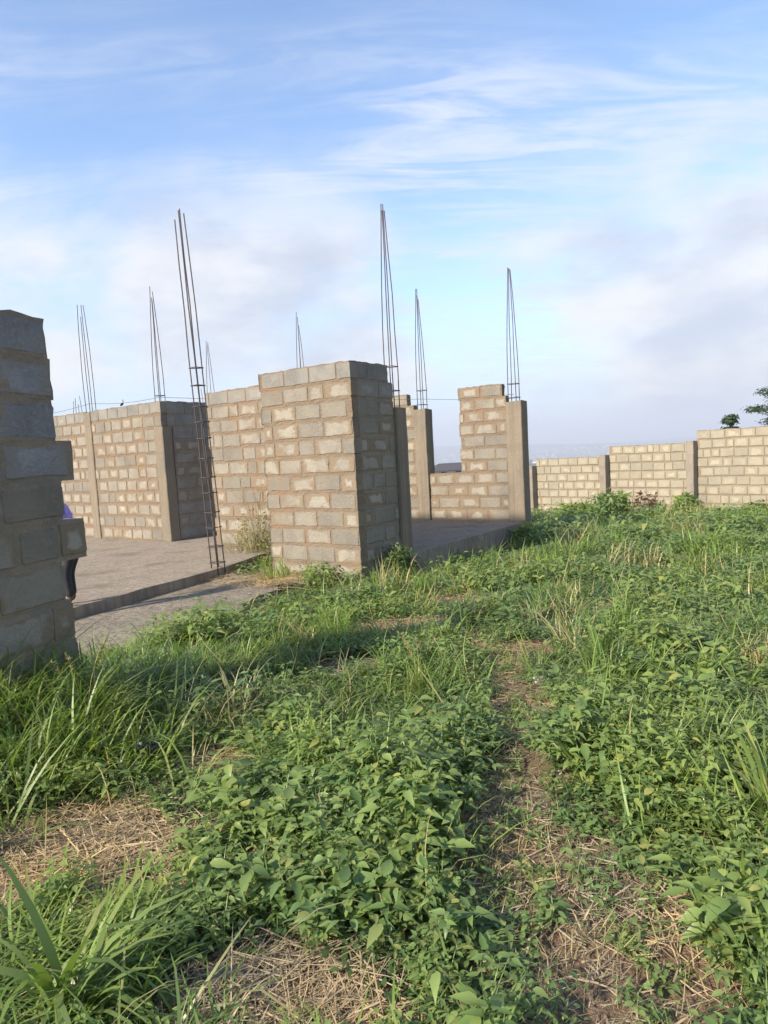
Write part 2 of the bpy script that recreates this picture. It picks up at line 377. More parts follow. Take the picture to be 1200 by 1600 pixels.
def wall(par, rows, zb, ydir, styles, mat, seed, jitter=.012, mortar_name='mortar', shift=0., pitch=PITCHW):
    """rows: for each course a list of (u0,u1). ydir -1: wall body lies at local y in [-TH,0]; +1: [0,TH]"""
    r = random.Random(seed); A = Acc(); y0, y1 = (-TH, 0.) if ydir < 0 else (0., TH)
    for k, iv in enumerate(rows):
        z0 = zb + k * RH; z1 = z0 + RH
        for (u0, u1) in iv:
            top_free = k == len(rows) - 1 or not any(v0 < u1 and v1 > u0 for v0, v1 in rows[k + 1])
            st0 = styles[k] if isinstance(styles, (list, tuple)) else styles
            # mortar body, its face wavy
            n = max(2, int((u1 - u0) / .075)); V = []; amp = -.001 if st0 == 'pale' else .0015
            for a in range(n + 1):
                u = u0 + (u1 - u0) * a / n
                for (yy, zz) in ((y0, z0), (y0, z0 + .06), (y0, z0 + .125), (y0, z0 + .19), (y0, z1), (y1, z1), (y1, z0 + .19), (y1, z0 + .125), (y1, z0 + .06), (y1, z0)):
                    sg = -1 if yy == y0 else 1
                    du = r.uniform(-.008, .008) if a in (0, n) else 0
                    dz = (r.uniform(-.014, .006) if (zz == z1 and top_free) else 0)
                    V.append((u + du, yy + sg * r.uniform(-.008, amp), zz + dz))
            Fc = [tuple(range(10)), tuple(range(n * 10, n * 10 + 10))]
            for a in range(n):
                for q in range(10): Fc.append((a * 10 + q, a * 10 + (q + 1) % 10, a * 10 + 10 + (q + 1) % 10, a * 10 + 10 + q))
            A.add(V, Fc)
            st = styles[k] if isinstance(styles, (list, tuple)) else styles
            u = u0 + (0 if k % 2 == 0 else -pitch / 2) + shift + r.uniform(-.03, .03)
            cells = []
            while u < u1:
                w = pitch + r.uniform(-.03, .03)
                if r.random() < .1 and st != 'grey': w *= r.choice((.5, .62))
                c0, c1 = max(u, u0 - .006), min(u + w - .025, u1 + .006)
                if c1 - c0 > .08: cells.append((c0, c1))
                u += w
            for (c0, c1) in cells:
                o = link('block', r.choice(BLK[st]), None, par, ((c0 + c1) / 2, (y0 + y1) / 2, (z0 + z1) / 2 + r.uniform(-jitter, jitter) * .6))
                o.scale = ((c1 - c0) / (BW - .012) * r.choice((1, -1)), r.choice((1, -1)), r.choice((1, -1)) * (1 + r.uniform(-.05, .03)))
                o.rotation_euler = (0, r.uniform(-.02, .02) if jitter > .008 else r.uniform(-.006, .006), 0)
    return link(mortar_name, A.mesh('mortar'), mat, par)
def column(par, x, y, wx, wy, z0, z1, seed, mat=None, name='concrete_column'):
    r = random.Random(seed); V = []; n = max(3, int((z1 - z0) / .16)); c = .012
    prof = [(-wx / 2 + c, -wy / 2), (wx / 2 - c, -wy / 2), (wx / 2, -wy / 2 + c), (wx / 2, wy / 2 - c), (wx / 2 - c, wy / 2), (-wx / 2 + c, wy / 2), (-wx / 2, wy / 2 - c), (-wx / 2, -wy / 2 + c)]
    for k in range(n + 1):
        z = z0 + (z1 - z0) * k / n; sh = (r.uniform(-.003, .003), r.uniform(-.003, .003))
        for (px, py) in prof:
            V.append((x + px + sh[0] + r.uniform(-.002, .002), y + py + sh[1] + r.uniform(-.002, .002), z + (r.uniform(-.02, .01) if k == n else 0)))
    Fc = [tuple(range(8)), tuple(range(n * 8, n * 8 + 8))]
    for k in range(n):
        for q in range(8): Fc.append((k * 8 + q, k * 8 + (q + 1) % 8, k * 8 + 8 + (q + 1) % 8, k * 8 + 8 + q))
    return link(name, mesh_py('column', V, Fc), mat or M['column'], par)
def bars(par, x, y, half, z0, z1, seed, n=4, conv=.2, rad=.0078, ties=(), lean=(0, 0), off=(0, 0)):
    """reinforcing bars standing out of a column, drawn together at the top; each bar and tie a mesh"""
    r = random.Random(seed)
    cs = [(-1, -1), (1, -1), (1, 1), (-1, 1)][:n]
    for (sx, sy) in cs:
        A = Acc(); pts = []; zt = z1 + r.uniform(-.3, .05)
        for k in range(6):
            t = k / 5; f = 1 - (1 - conv) * t ** 1.1
            bow = math.sin(t * math.pi) * .014
            pts.append((x + sx * half * f + lean[0] * t + r.uniform(-.006, .006) + sx * bow, y + sy * half * f + lean[1] * t + sy * bow, z0 + (zt - z0) * t))
        A.tube(pts, rad, 5)
        link('bar', A.mesh('bar', True), M['rebar'], par)
    for z in ties:
        t = (z - z0) / (z1 - z0); f = 1 - (1 - conv) * max(t, 0) ** 1.1; h = half * f + .016
        cx, cy = x + lean[0] * t, y + lean[1] * t; A = Acc(); d = r.uniform(-.012, .012)
        lp = [(cx - h, cy - h, z + d), (cx + h, cy - h, z - d * .5), (cx + h, cy + h, z), (cx - h, cy + h, z + d * .6), (cx - h, cy - h - .001, z + d)]
        A.tube(lp, .006, 4)
        link('tie', A.mesh('tie', True), M['rebar'], par)
G10 = ['rough'] * 11 + ['grey']

# nearest corner of the house: L-shaped stub, lower course buried
w = thing('block_wall', 'tall block wall corner standing nearest in the weeds, one side sunlit and one shaded', 'wall', P(0, 0, 0), RZ1)
wall(w, [[(0, 1.68 + d)] for d in (0, .02, 0, -.03, .02, 0, .03, 0, -.02, .02, 0, .03)], -.25, -1, G10, M['mortar'], 21)
# its shaded return side, built in the same frame turned by a right angle
def turned_wall(par, x, y, rows, zb, ydir, styles, mat, seed):
    """a return side: blocks stay grandchildren-free, so it is laid out in a helper and re-parented"""
    before = set(COL.objects); wall(par, rows, zb, ydir, styles, mat, seed)
    for o in list(COL.objects):
        if o in before: continue
        q = o.location.copy(); o.location = (x + q.y, y - q.x, q.z); o.rotation_euler.z = -math.pi / 2
        if o.name.startswith('block'): o.rotation_euler = (o.rotation_euler.x, o.rotation_euler.y, -math.pi / 2)
turned_wall(w, .003, -TH + .012, [[(0, .83)]] * 11 + [[(0, .74)]], -.25, 1, ['rough'] * 10 + ['grey'] * 2, M['mortar_grey'], 22)
c = column(w, .075, -1.115, .25, .24, -.5, 2.14, 23, M['column'])
bars(c, .10, -1.11, .07, 2.1, 5.0, 24, ties=(2.4, 2.75))

# long wall behind it, joining it to the door gap
w = thing('block_wall', 'sunlit block wall running behind the rebar cage towards the door gap', 'wall', P(0, 1.0, 0), RZ1)
wall(w, [[(.22, 4.08 + d)] for d in (0, .02, -.02, 0, .02, 0, -.02, .02, 0, 0, .02)], 0, -1, ['rough'] * 10 + ['grey'], M['mortar'], 31)

# wall to the left of the door gap with its return and two columns
w = thing('block_wall', 'sunlit block wall with a dark return side, behind the left floor slab', 'wall', P(5.55, 1.1, 0), RZ1)
wall(w, [[(.27, 2.42), (2.68, 5.55)]] * 9 + [[(.02, 2.42), (2.68, 5.55)]] * 2, 0, -1, ['rough'] * 10 + ['grey'], M['mortar'], 41, pitch=.365)
turned_wall(w, .003, -TH + .012, [[(.1, 4.1)]] * 9 + [[(0.0, 4.1)]] * 2, 0, 1, ['grey'] * 3 + ['rough'] * 5 + ['grey'] * 3, M['mortar_grey'], 42)
c = column(w, .125, -.10, .27, .235, 0, 2.26, 43); bars(c, .13, -.1, .07, 2.2, 5.0, 44, ties=(2.86,))
c = column(w, 2.55, -.075, .25, .2, 0, 2.72, 45); bars(c, 2.55, -.1, .07, 2.7, 5.0, 46, conv=.6, lean=(.05, 0))
c = column(w, 5.68, -.075, .25, .2, 0, 2.72, 47); bars(c, 5.68, -.1, .07, 2.7, 3.2, 48, conv=.9)

# back wall with the window gap
w = thing('block_wall', 'block wall with an open window gap between two concrete columns, at the far end of the floor', 'wall', P(0, 5.3, 0), RZ1)
rows = [[(.28, 2.12), (2.46, 5.6), (5.9, 9.0)]] * 4 + [[(.28, 1.33 + d), (2.46, 5.6), (5.9, 9.0)] for d in (0, .02, -.01, .02, 0, -.02)] + [[(.36, 1.35), (2.62, 5.6), (5.9, 9.0)]]
wall(w, rows, 0, -1, 'rough', M['mortar'], 51)
c = column(w, .10, -.09, .34, .30, -.6, 2.38, 52); bars(c, .14, -.09, .085, 2.36, 5.0, 53, ties=(2.45, 2.72), rad=.0083)
c = column(w, 2.29, -.10, .30, .30, 0, 2.40, 54); bars(c, 2.29, -.1, .075, 2.38, 5.0, 55, ties=(2.5, 2.8), rad=.0083)
c = column(w, 5.75, -.1, .27, .25, 0, 2.6, 56); bars(c, 5.75, -.1, .07, 2.58, 5.0, 57)
c = column(w, 9.12, -.1, .25, .25, 0, 2.6, 58); bars(c, 9.12, -.1, .07, 2.58, 5.0, 59, n=3)
c = column(w, 9.62, -.1, .2, .25, 0, 2.6, 60); bars(c, 9.62, -.1, .06, 2.58, 3.7, 61, n=2, conv=.8)
c = thing('concrete_column', 'far column of which only short bare bars rise over the left wall', 'column', (-8.35, 18.9, ground_z(-8.35, 18.9)))
g0 = float(-ground_z(-8.35, 18.9)); cc = column(c, 0, 0, .25, .25, 0, 2.6 + g0, 62, name='shaft'); bars(cc, 0, 0, .08, 2.58 + g0, 3.55 + g0, 63, n=4, conv=.7)

# broken wall end close to the camera on the left
DA = Vector((-.35, -.94)).normalized(); RZA = math.atan2(DA.y, DA.x)
w = thing('broken_wall', 'dark shaded wall end with broken stepped blocks at the left edge of the picture', 'wall', (-2.0, 4.2, 0), RZA)
E0 = [.0, .02, .0, .01, .05, -.15, .0, -.11, .006, -.004, .012]
rowsA = [[(e, .86)] for e in E0]
wall(w, rowsA, -.31, -1, ['rough'] * 7 + ['dark'] * 4, M['mortar_grey'], 71, shift=-.02)

# free-standing rebar cage at the slab edge
cg = P(1.98, -.78, -.12)
w = thing('rebar_cage', 'bare upright rebar cage with rectangular ties, standing at the edge of the left floor slab', 'rebar', cg, RZ1)
r = random.Random(81)
for (sx, sy) in ((-1, -1), (1, -1), (1, 1), (-1, 1)):
    A = Acc(); zt = 5.05 + r.uniform(-.14, .04); pts = []
    for k in range(9):
        t = k / 8; sp = 1 - .28 * t
        pts.append((sx * .066 * sp + .05 * t + r.uniform(-.008, .008), sy * .066 * sp + .16 * t + r.uniform(-.008, .008), zt * t))
    A.tube(pts, .009, 6); link('bar', A.mesh('bar', True), M['rebar'], w)
for k in range(12):
    z = .18 + k * .25 + r.uniform(-.03, .03); t = z / 5; h = .066 * (1 - .28 * t) + .014; cx, cy = .05 * t, .16 * t; d = r.uniform(-.014, .014); A = Acc()
    A.tube([(cx - h, cy - h, z + d), (cx + h, cy - h, z - d), (cx + h, cy + h, z + d * .4), (cx - h, cy + h, z), (cx - h, cy - h, z + d + .004)], .007, 5)
    link('tie', A.mesh('tie', True), M['rebar'], w)

# twine tied from bar to bar above the walls, a scrap caught on it
pts = []
ends = [P(11.2, 1.2, 2.86), P(8.1, 1.2, 2.92), P(5.68, 1.2, 2.83), P(2.29, 5.4, 2.62), P(.14, 5.39, 2.52)]
for k in range(len(ends) - 1):
    for t in range(8):
        f = t / 8; q = ends[k].lerp(ends[k + 1], f); q.z -= .05 * math.sin(f * math.pi); pts.append(q)
pts.append(ends[-1])
A = Acc(); A.tube([q - pts[0] for q in pts], .0045, 4)
tag(link('twine', A.mesh('twine', True), M['twine'], None, pts[0]), 'thin grey line strung between the rebar tops above the block walls', 'line')
q = ends[1].lerp(ends[2], .47); q.z -= .05
A = Acc(); A.add([(0, 0, .01), (.05, 0, .055), (.09, .005, .13), (.10, .02, .03), (.045, .03, -.06), (-.04, .02, -.09), (-.12, 0, -.085), (-.05, -.02, -.045), (.02, -.03, .0)],
      [(0, 1, 3), (1, 2, 3), (0, 3, 4), (0, 4, 5), (0, 5, 7), (5, 6, 7), (1, 8, 3), (8, 7, 5), (8, 5, 4), (8, 4, 3), (0, 7, 8), (0, 8, 1)])
s_ = link('plastic_scrap', A.mesh('scrap'), M['plastic'], None, q, RZ1 + math.pi); s_.scale = (.6, .6, .6); tag(s_, 'small dark scrap caught on the thin line over the left wall', 'scrap')

# ------------------------------------------------------------------ boundary wall
DB = Vector((-.686, .728)).normalized(); RZB = math.atan2(DB.y, DB.x)
B0 = Vector((8.54, 18.4)) - DB * 2.57 * 2
w = thing('boundary_wall', 'long pale block boundary wall with concrete posts, stepping down along the slope behind the grass', 'wall', (B0.x, B0.y, -1.2), RZB)
SP = 2.57
tops = [1.92, 1.64, 1.32, 1.03, 1.02 - .25, .52]
for k, tz in enumerate(tops):
    u0, u1 = k * SP + .1, (k + 1) * SP - .1
    n = 10
    wall(w, [[(u0, u1)]] * n, tz + 1.2 - n * RH, -1, 'pale', M['pale_mortar'], 200 + k, jitter=.012, pitch=.36)
for k in range(7):
    tz = tops[max(0, min(k, 5) - 1)] if k in (1, 2) else tops[min(k, 5)]
    if k == 2: tz = tops[2]
    c = column(w, k * SP, .06, .2, .42 if k else .3, -.5, tz + 1.2 + .05, 220 + k, M['post'], 'post')

# ------------------------------------------------------------------ far house, city, trees
def hz(x, y): return float(ground_z(x, y))
hx, hy = 13.6, 128.
w = thing('far_house', 'low far house with dark hipped roof and pale walls seen through the window gap', 'house', (hx, hy, hz(hx, hy) - .3), R(8))
tb = -2.05 - hz(hx, hy)
A = Acc(); A.box(-4.4, 4.4, -3, 3, 0, tb); link('wall', A.mesh('w'), M['whitewall'], w)
A = Acc(); A.add([(-5, -3.6, tb), (5, -3.6, tb), (5, 3.6, tb), (-5, 3.6, tb), (-2.8, 0, tb + 1.3), (2.8, 0, tb + 1.3)], [(0, 1, 5, 4), (1, 2, 5), (2, 3, 4, 5), (3, 0, 4), (0, 3, 2, 1)])
link('roof', A.mesh('r'), M['roof'], w)
for x in (-2.6, .2, 2.7):
    A = Acc(); A.box(x - .5, x + .5, -3.06, -3.01, .9, tb - .4); link('window', A.mesh('win'), M['roof'], w)
# the town in the valley: one mass
N = 5200
rr = np.sqrt(rng.uniform(1500 ** 2, 5600 ** 2, N)); aa = R(1) * rng.uniform(-48, 48, N)
cx, cy = rr * np.sin(aa), rr * np.cos(aa); keep = field(cx, cy, 420, 1) > -.35; cx, cy, rr = cx[keep], cy[keep], rr[keep]; N = len(cx)
cw, cd, ch = rng.uniform(4, 11, N), rng.uniform(4, 9, N), rng.uniform(2.5, 6, N) * rng.choice([1, 1, 1, 1.7], N); cz = ground_z(cx, cy) - 1; th = rng.uniform(0, 3.14, N)
base = np.array([(-1, -1, 0), (1, -1, 0), (1, 1, 0), (-1, 1, 0), (-1, -1, 1), (1, -1, 1), (1, 1, 1), (-1, 1, 1), (0, -.6, 1.35), (0, .6, 1.35)], float)
tris = np.array([(0, 1, 5), (0, 5, 4), (1, 2, 6), (1, 6, 5), (2, 3, 7), (2, 7, 6), (3, 0, 4), (3, 4, 7), (4, 5, 8), (5, 6, 9), (5, 9, 8), (6, 7, 9), (7, 4, 8), (7, 8, 9)])
V = base[None] * np.stack([cw, cd, ch], -1)[:, None]
c_, s_2 = np.cos(th)[:, None], np.sin(th)[:, None]
V = np.stack([V[..., 0] * c_ - V[..., 1] * s_2 + cx[:, None], V[..., 0] * s_2 + V[..., 1] * c_ + cy[:, None], V[..., 2] + cz[:, None]], -1)
T = (tris[None] + (np.arange(N) * 10)[:, None, None]).reshape(-1, 3)
tag(link('distant_town', mesh_np('town', V.reshape(-1, 3), T), M['city']), 'hazy town of small houses spread over the far valley', 'town', kind='stuff')

def leaf_cards(centers, size, seed, n_per, spread):
    """many small folded leaves around the given points"""
    r = np.random.default_rng(seed); C = np.repeat(np.asarray(centers), n_per, 0); n = len(C)
    C = C + r.normal(0, 1, (n, 3)) * np.asarray(spread)
    d = r.normal(0, 1, (n, 3)); d[:, 2] *= .6; d /= np.linalg.norm(d, axis=1)[:, None]
    s = np.cross(d, r.normal(0, 1, (n, 3))); s /= np.linalg.norm(s, axis=1)[:, None]
    L = (size * r.uniform(.6, 1.4, n))[:, None]
    V = np.stack([C - d * L, C + s * L * .42, C + d * L, C - s * L * .42], 1).reshape(-1, 3)
    k = np.arange(n)[:, None] * 4
    return V, np.concatenate([k + [0, 1, 2], k + [0, 2, 3]])
def tree(name, label, x, y, h, tiers, seed, lean=0., spr=.27):
    r = random.Random(seed); z0 = hz(x, y); t = thing(name, label, 'tree', (x, y, z0))
    A = Acc(); A.tube([(lean * k / 6 + r.uniform(-.06, .06), r.uniform(-.06, .06), h * .95 * k / 6) for k in range(7)], [.02 * h * (1 - .8 * k / 6) for k in range(7)], 8)
    cs = []
    for (zf, rx, cnt) in tiers:
        for k in range(cnt):
            a = r.uniform(0, 6.28); q = rx * math.sqrt(r.uniform(.03, 1)); z = zf * h + r.uniform(-.06, .06) * h * .6 + .05 * h * (q / max(rx, .1))
            e = (math.cos(a) * q + lean * zf, math.sin(a) * q, z); cs.append(e)
            A.tube([(lean * zf * .8, 0, max(.1, z - .12 * h - q * .25)), (e[0] * .55, e[1] * .55, z - .07 * h), e], [.006 * h, .004 * h, .002 * h], 5)
    link('trunk', A.mesh('trunk', True), M['bark'], t)
    V, T = leaf_cards(cs, .085, seed, 95, (spr, spr, spr * .41)); link('crown', mesh_np('crown', V, T), M['far_leaf'], t)
tree('spreading_tree', 'dark spreading tree with flat layered crown beyond the wall at the right edge', 25.9, 43, 5.6, [(.62, 1.6, 14), (.78, 2.2, 22), (.93, 1.8, 18)], 301)
tree('small_tree', 'small dark narrow tree just showing over the boundary wall', 18.75, 36, 3.75, [(.62, .34, 9), (.78, .28, 9), (.9, .18, 7), (.98, .06, 4)], 302, spr=.13)

# ------------------------------------------------------------------ vegetation templates
def leaf_tmpl(L, Wd, fold=.25, droop=.35, hi=True):
    """leaf along +x, base at origin"""
    if hi:
        V = []
        for (t, wf) in ((0, 0), (.2, .82), (.45, 1), (.75, .5), (1, 0)):
            x = L * t; z = -droop * L * t * t
            if wf == 0: V.append((x, 0, z))
            else: V += [(x, Wd / 2 * wf, z + fold * Wd / 2 * wf), (x, 0, z), (x, -Wd / 2 * wf, z + fold * Wd / 2 * wf)]
        T = [(0, 2, 1), (0, 3, 2), (1, 2, 5), (1, 5, 4), (2, 3, 6), (2, 6, 5), (4, 5, 8), (4, 8, 7), (5, 6, 9), (5, 9, 8), (7, 8, 10), (8, 9, 10)]
    else:
        V = [(0, 0, 0), (L * .45, Wd / 2, fold * Wd / 2 - droop * L * .2), (L * .45, -Wd / 2, fold * Wd / 2 - droop * L * .2), (L, 0, -droop * L)]
        T = [(0, 2, 1), (1, 2, 3)]
    return np.array(V, float), np.array(T)
def rotm(az, pitch, roll=0.):
    ca, sa, cp, sp, cr_, sr = math.cos(az), math.sin(az), math.cos(pitch), math.sin(pitch), math.cos(roll), math.sin(roll)
    return np.array([[ca, -sa, 0], [sa, ca, 0], [0, 0, 1]]) @ np.array([[cp, 0, -sp], [0, 1, 0], [sp, 0, cp]]) @ np.array([[1, 0, 0], [0, cr_, -sr], [0, sr, cr_]])
def ribbon(pts, ws, side):
    """thin strip through pts, pointed at the end"""
    V = []; T = []; n = len(pts)
    for k in range(n - 1): V += [pts[k] + side * ws[k] / 2, pts[k] - side * ws[k] / 2]
    V.append(pts[-1])
    for k in range(n - 2): a = 2 * k; T += [(a, a + 1, a + 3), (a, a + 3, a + 2)]
    a = 2 * (n - 2); T.append((a, a + 1, a + 2))
    return np.array(V), np.array(T)
def cat(parts):
    V = []; T = []; o = 0
    for v, t in parts: V.append(v); T.append(np.asarray(t) + o); o += len(v)
    return np.concatenate(V), np.concatenate(T)
def weed(seed, hi, h=.30, leaf=.055, stems=4, dens=1., wd=(.36, .52)):
    r = random.Random(seed); parts = []
    for s in range(stems):
        az = r.uniform(0, 6.28); tilt = r.uniform(.1, .85); hh = h * r.uniform(.6, 1.1); pts = []
        for k in range(5):
            t = k / 4; rr_ = math.sin(tilt) * hh * t * (1 + .3 * t); pts.append(np.array([math.cos(az) * rr_, math.sin(az) * rr_, hh * math.cos(tilt) * (t - .18 * t * t)]))
        parts.append(ribbon(pts, [.005, .0045, .004, .003], np.array([-math.sin(az), math.cos(az), 0])))
        nn_ = max(3, int(hh / .042 * dens)); ph = r.uniform(0, 3)
        for k in range(nn_):
            t = .22 + .78 * (k + .5) / nn_; f = t * 4; i0 = min(3, int(f)); p0 = pts[i0] + (pts[i0 + 1] - pts[i0]) * (f - i0)
            for sd in (0, math.pi):
                if r.random() < .12: continue
                L = leaf * r.uniform(.6, 1.25) * (1.15 - .45 * abs(t - .55)); v, T = leaf_tmpl(L, L * r.uniform(*wd), .35, r.uniform(.1, .6), hi)
                Rm = rotm(ph + k * 1.57 + sd + r.uniform(-.4, .4), r.uniform(-.25, .6), r.uniform(-.45, .45))
                parts.append((v @ Rm.T + p0 + Rm[:, 0] * .012, T))
    return cat(parts)
def tuft(seed, n, L, w, spread=.06, hi=True, up=1.2, seedhead=0):
    r = random.Random(seed); parts = []; sg = 6 if hi else 4
    for k in range(n):
        az = r.uniform(0, 6.28); el = min(1.5, max(.35, r.gauss(up, .2))); ln = L * r.uniform(.45, 1.1); bend = r.uniform(.4, 1.5)
        p0 = np.array([r.gauss(0, spread), r.gauss(0, spread), 0.]); pts = [p0]; e = el
        for q in range(sg - 1):
            pts.append(pts[-1] + np.array([math.cos(az) * math.cos(e), math.sin(az) * math.cos(e), math.sin(e)]) * ln / (sg - 1)); e -= bend / (sg - 1) * (1 + q * .35)
        ww = w * r.uniform(.6, 1.2); tw = az + r.uniform(-.4, .4)
        parts.append(ribbon(pts, [ww * f for f in ((.55, .9, 1, .8, .5) if hi else (.7, 1, .6))], np.array([-math.sin(tw), math.cos(tw), 0])))
    for k in range(seedhead):
        az = r.uniform(0, 6.28); ln = L * r.uniform(1.1, 1.5); pts = [np.array([math.cos(az) * ln * .3 * t * t, math.sin(az) * ln * .3 * t * t, ln * t]) for t in (0, .3, .6, .85, 1.)]
        parts.append(ribbon(pts, [.004, .0035, .003, .003], np.array([-math.sin(az), math.cos(az), 0])))
        for q in range(26):
            t = r.uniform(.78, 1); pp = np.array([math.cos(az) * ln * .3 * t * t, math.sin(az) * ln * .3 * t * t, ln * t]); v, T = leaf_tmpl(.03, .006, hi=False); parts.append((v @ rotm(r.uniform(0, 6.28), r.uniform(.3, 1.3)).T + pp, T))
    return cat(parts)
def straws(seed, n, L, spread):
    r = random.Random(seed); parts = []
    for k in range(n):
        az = r.uniform(0, 6.28); ln = L * r.uniform(.3, 1.1); z = r.uniform(.004, .035); p0 = np.array([r.gauss(0, spread), r.gauss(0, spread), z]); d = np.array([math.cos(az), math.sin(az), r.uniform(-.08, .2)])
        cv = np.array([-math.sin(az), math.cos(az), 0]) * r.uniform(-.1, .1)
        pts = [p0 + d * ln * (t - .5) + cv * ln * t * t for t in (0, .33, .66, 1)]
        sd = np.array([-math.sin(az), math.cos(az), r.uniform(-.6, .6)])
        parts.append(ribbon(pts, [r.uniform(.0018, .0045)] * 3, sd))
    return cat(parts)
def scatter(tm, x, y, s, tilt=.18, sz=None, dz=0.):
    """copy templates to points; returns merged arrays"""
    n = len(x); z = ground_z(x, y) + dz; which = rng.integers(0, len(tm), n); Vs = []; Ts = []; off = 0
    az = rng.uniform(0, 6.28, n); tx, ty = rng.normal(0, tilt, n), rng.normal(0, tilt, n); sz = s if sz is None else sz
    for k, (v, t) in enumerate(tm):
        m = np.nonzero(which == k)[0]
        if not len(m): continue
        c, s_ = np.cos(az[m])[:, None], np.sin(az[m])[:, None]
        vx = (v[None, :, 0] * c - v[None, :, 1] * s_) * s[m][:, None]; vy = (v[None, :, 0] * s_ + v[None, :, 1] * c) * s[m][:, None]; vz = v[None, :, 2] * sz[m][:, None]
        vx = vx + vz * tx[m][:, None]; vy = vy + vz * ty[m][:, None]
        V = np.stack([vx + x[m][:, None], vy + y[m][:, None], vz + z[m][:, None]], -1)
        Ts.append((t[None] + (np.arange(len(m)) * len(v))[:, None, None]).reshape(-1, 3) + off); off += V.shape[0] * V.shape[1]
        Vs.append(V.reshape(-1, 3))
    return np.concatenate(Vs), np.concatenate(Ts)
def merge(lst):
    V = []; T = []; o = 0
    for v, t in lst:
        V.append(v); T.append(t + o); o += len(v)
    return np.concatenate(V), np.concatenate(T)

def blob(x, y, cx, cy, rx, ry, rot=0., soft=.5):
    c, s = math.cos(rot), math.sin(rot); dx, dy = x - cx, y - cy
    u, v = (dx * c + dy * s) / rx, (-dx * s + dy * c) / ry
    return np.clip((1.25 - np.hypot(u, v)) / soft, 0, 1)
PATH = [(.55, 1.5, .26), (.62, 2.15, .40), (.50, 2.7, .20), (.60, 3.25, .16), (.74, 4.0, .17), (.80, 4.6, .14), (.72, 5.4, .10), (.55, 6.4, .12)]
def path_mask(x, y):
    d = np.full(np.shape(x), 9.)
    wob = .06 * field(x, y, .5, 1)
    for k in range(len(PATH) - 1):
        (x0, y0, r0), (x1, y1, r1) = PATH[k], PATH[k + 1]
        t = np.clip(((x - x0) * (x1 - x0) + (y - y0) * (y1 - y0)) / ((x1 - x0) ** 2 + (y1 - y0) ** 2), 0, 1)
        d = np.minimum(d, np.hypot(x - x0 - t * (x1 - x0), y - y0 - t * (y1 - y0)) / (r0 + t * (r1 - r0)))
    return np.clip((1.25 - d + wob * 4) / .5, 0, 1)
STRAW = [(-1.36, 2.62, .52, .34), (-.45, 1.84, .36, .2), (-.98, 3.45, .22, .2), (.05, 6.2, .5, .35), (-2.0, 8.35, .55, .3), (4.0, 9.6, .4, .3), (.9, 7.4, .5, .25), 
         (2.3, 6.6, .3, .25), (1.1, 5.1, .25, .2), (-.35, 4.9, .3, .25)]
def straw_mask(x, y):
    m = np.zeros(np.shape(x)); wob = .25 * field(x, y, .4, 2)
    for (cx, cy, rx, ry) in STRAW: m = np.maximum(m, np.clip(blob(x, y, cx, cy, rx, ry) + wob * (blob(x, y, cx, cy, rx * 1.3, ry * 1.3) > 0), 0, 1))
    return m
def built(x, y):
    """true where a slab, the apron or a wall stands"""
    a, bb = to_ab(x, y)
    on = (bb > .9) & (bb < 5.75) & (a > -.12) | (a > 1.5 + (bb + 3.4) * .16) & (bb > -3.5) & (bb < 1)
    on |= (a < 2) & (bb > -4.6) & (bb < -.75) & (a > -.06 + .12 * np.sin(bb * 4) + .35 * np.clip(bb + 2.2, 0, 2))
    on |= (a > -.03) & (a < 1.72) & (bb > -.03) & (bb < .18) | (a > -.06) & (a < .2) & (bb > 0) & (bb < 1.2)
    return on
def beyond(x, y): return (x - B0.x) * DB.y - (y - B0.y) * DB.x < -.15 if False else ((x - B0.x) * (-DB.y) + (y - B0.y) * DB.x) < -.12
def pts_in(y0, y1, dens):
    """random points in the ground the view covers (with a margin), y0..y1 away"""
    hw = lambda y: .66 * y + .7
    area = (y1 - y0) * (hw(y0) + hw(y1)); n = int(area * dens)
    y = rng.uniform(y0, y1, n * 2); x = rng.uniform(-hw(y1), hw(y1), n * 2); k = np.abs(x) < hw(y); x, y = x[k], y[k]
    k = ~built(x, y) & ~beyond(x, y); return x[k], y[k]
def grassy(x, y):
    g = .14 + .36 * field(x, y, 1.1, 0)
    g = np.maximum(g, .9 * blob(x, y, -1.75, 3.7, .75, .65)); g = np.maximum(g, .75 * blob(x, y, -.05, 4.3, .5, .45)); g = np.maximum(g, .9 * blob(x, y, 1.75, 2.9, .45, .6)); g = np.maximum(g, .8 * blob(x, y, 1.45, 4.5, .5, .3))
    g = np.maximum(g, .8 * blob(x, y, -1.3, 5.2, .7, .5)); g = np.maximum(g, .85 * blob(x, y, -1.15, 1.9, .4, .25))
    g = g * (1 - .9 * blob(x, y, -.3, 2.6, .65, .7)) * (1 - .85 * blob(x, y, 1.15, 3.3, .5, .6)) * (1 - .8 * blob(x, y, .0, 2.0, .3, .4))
    return np.clip(g, 0, 1)

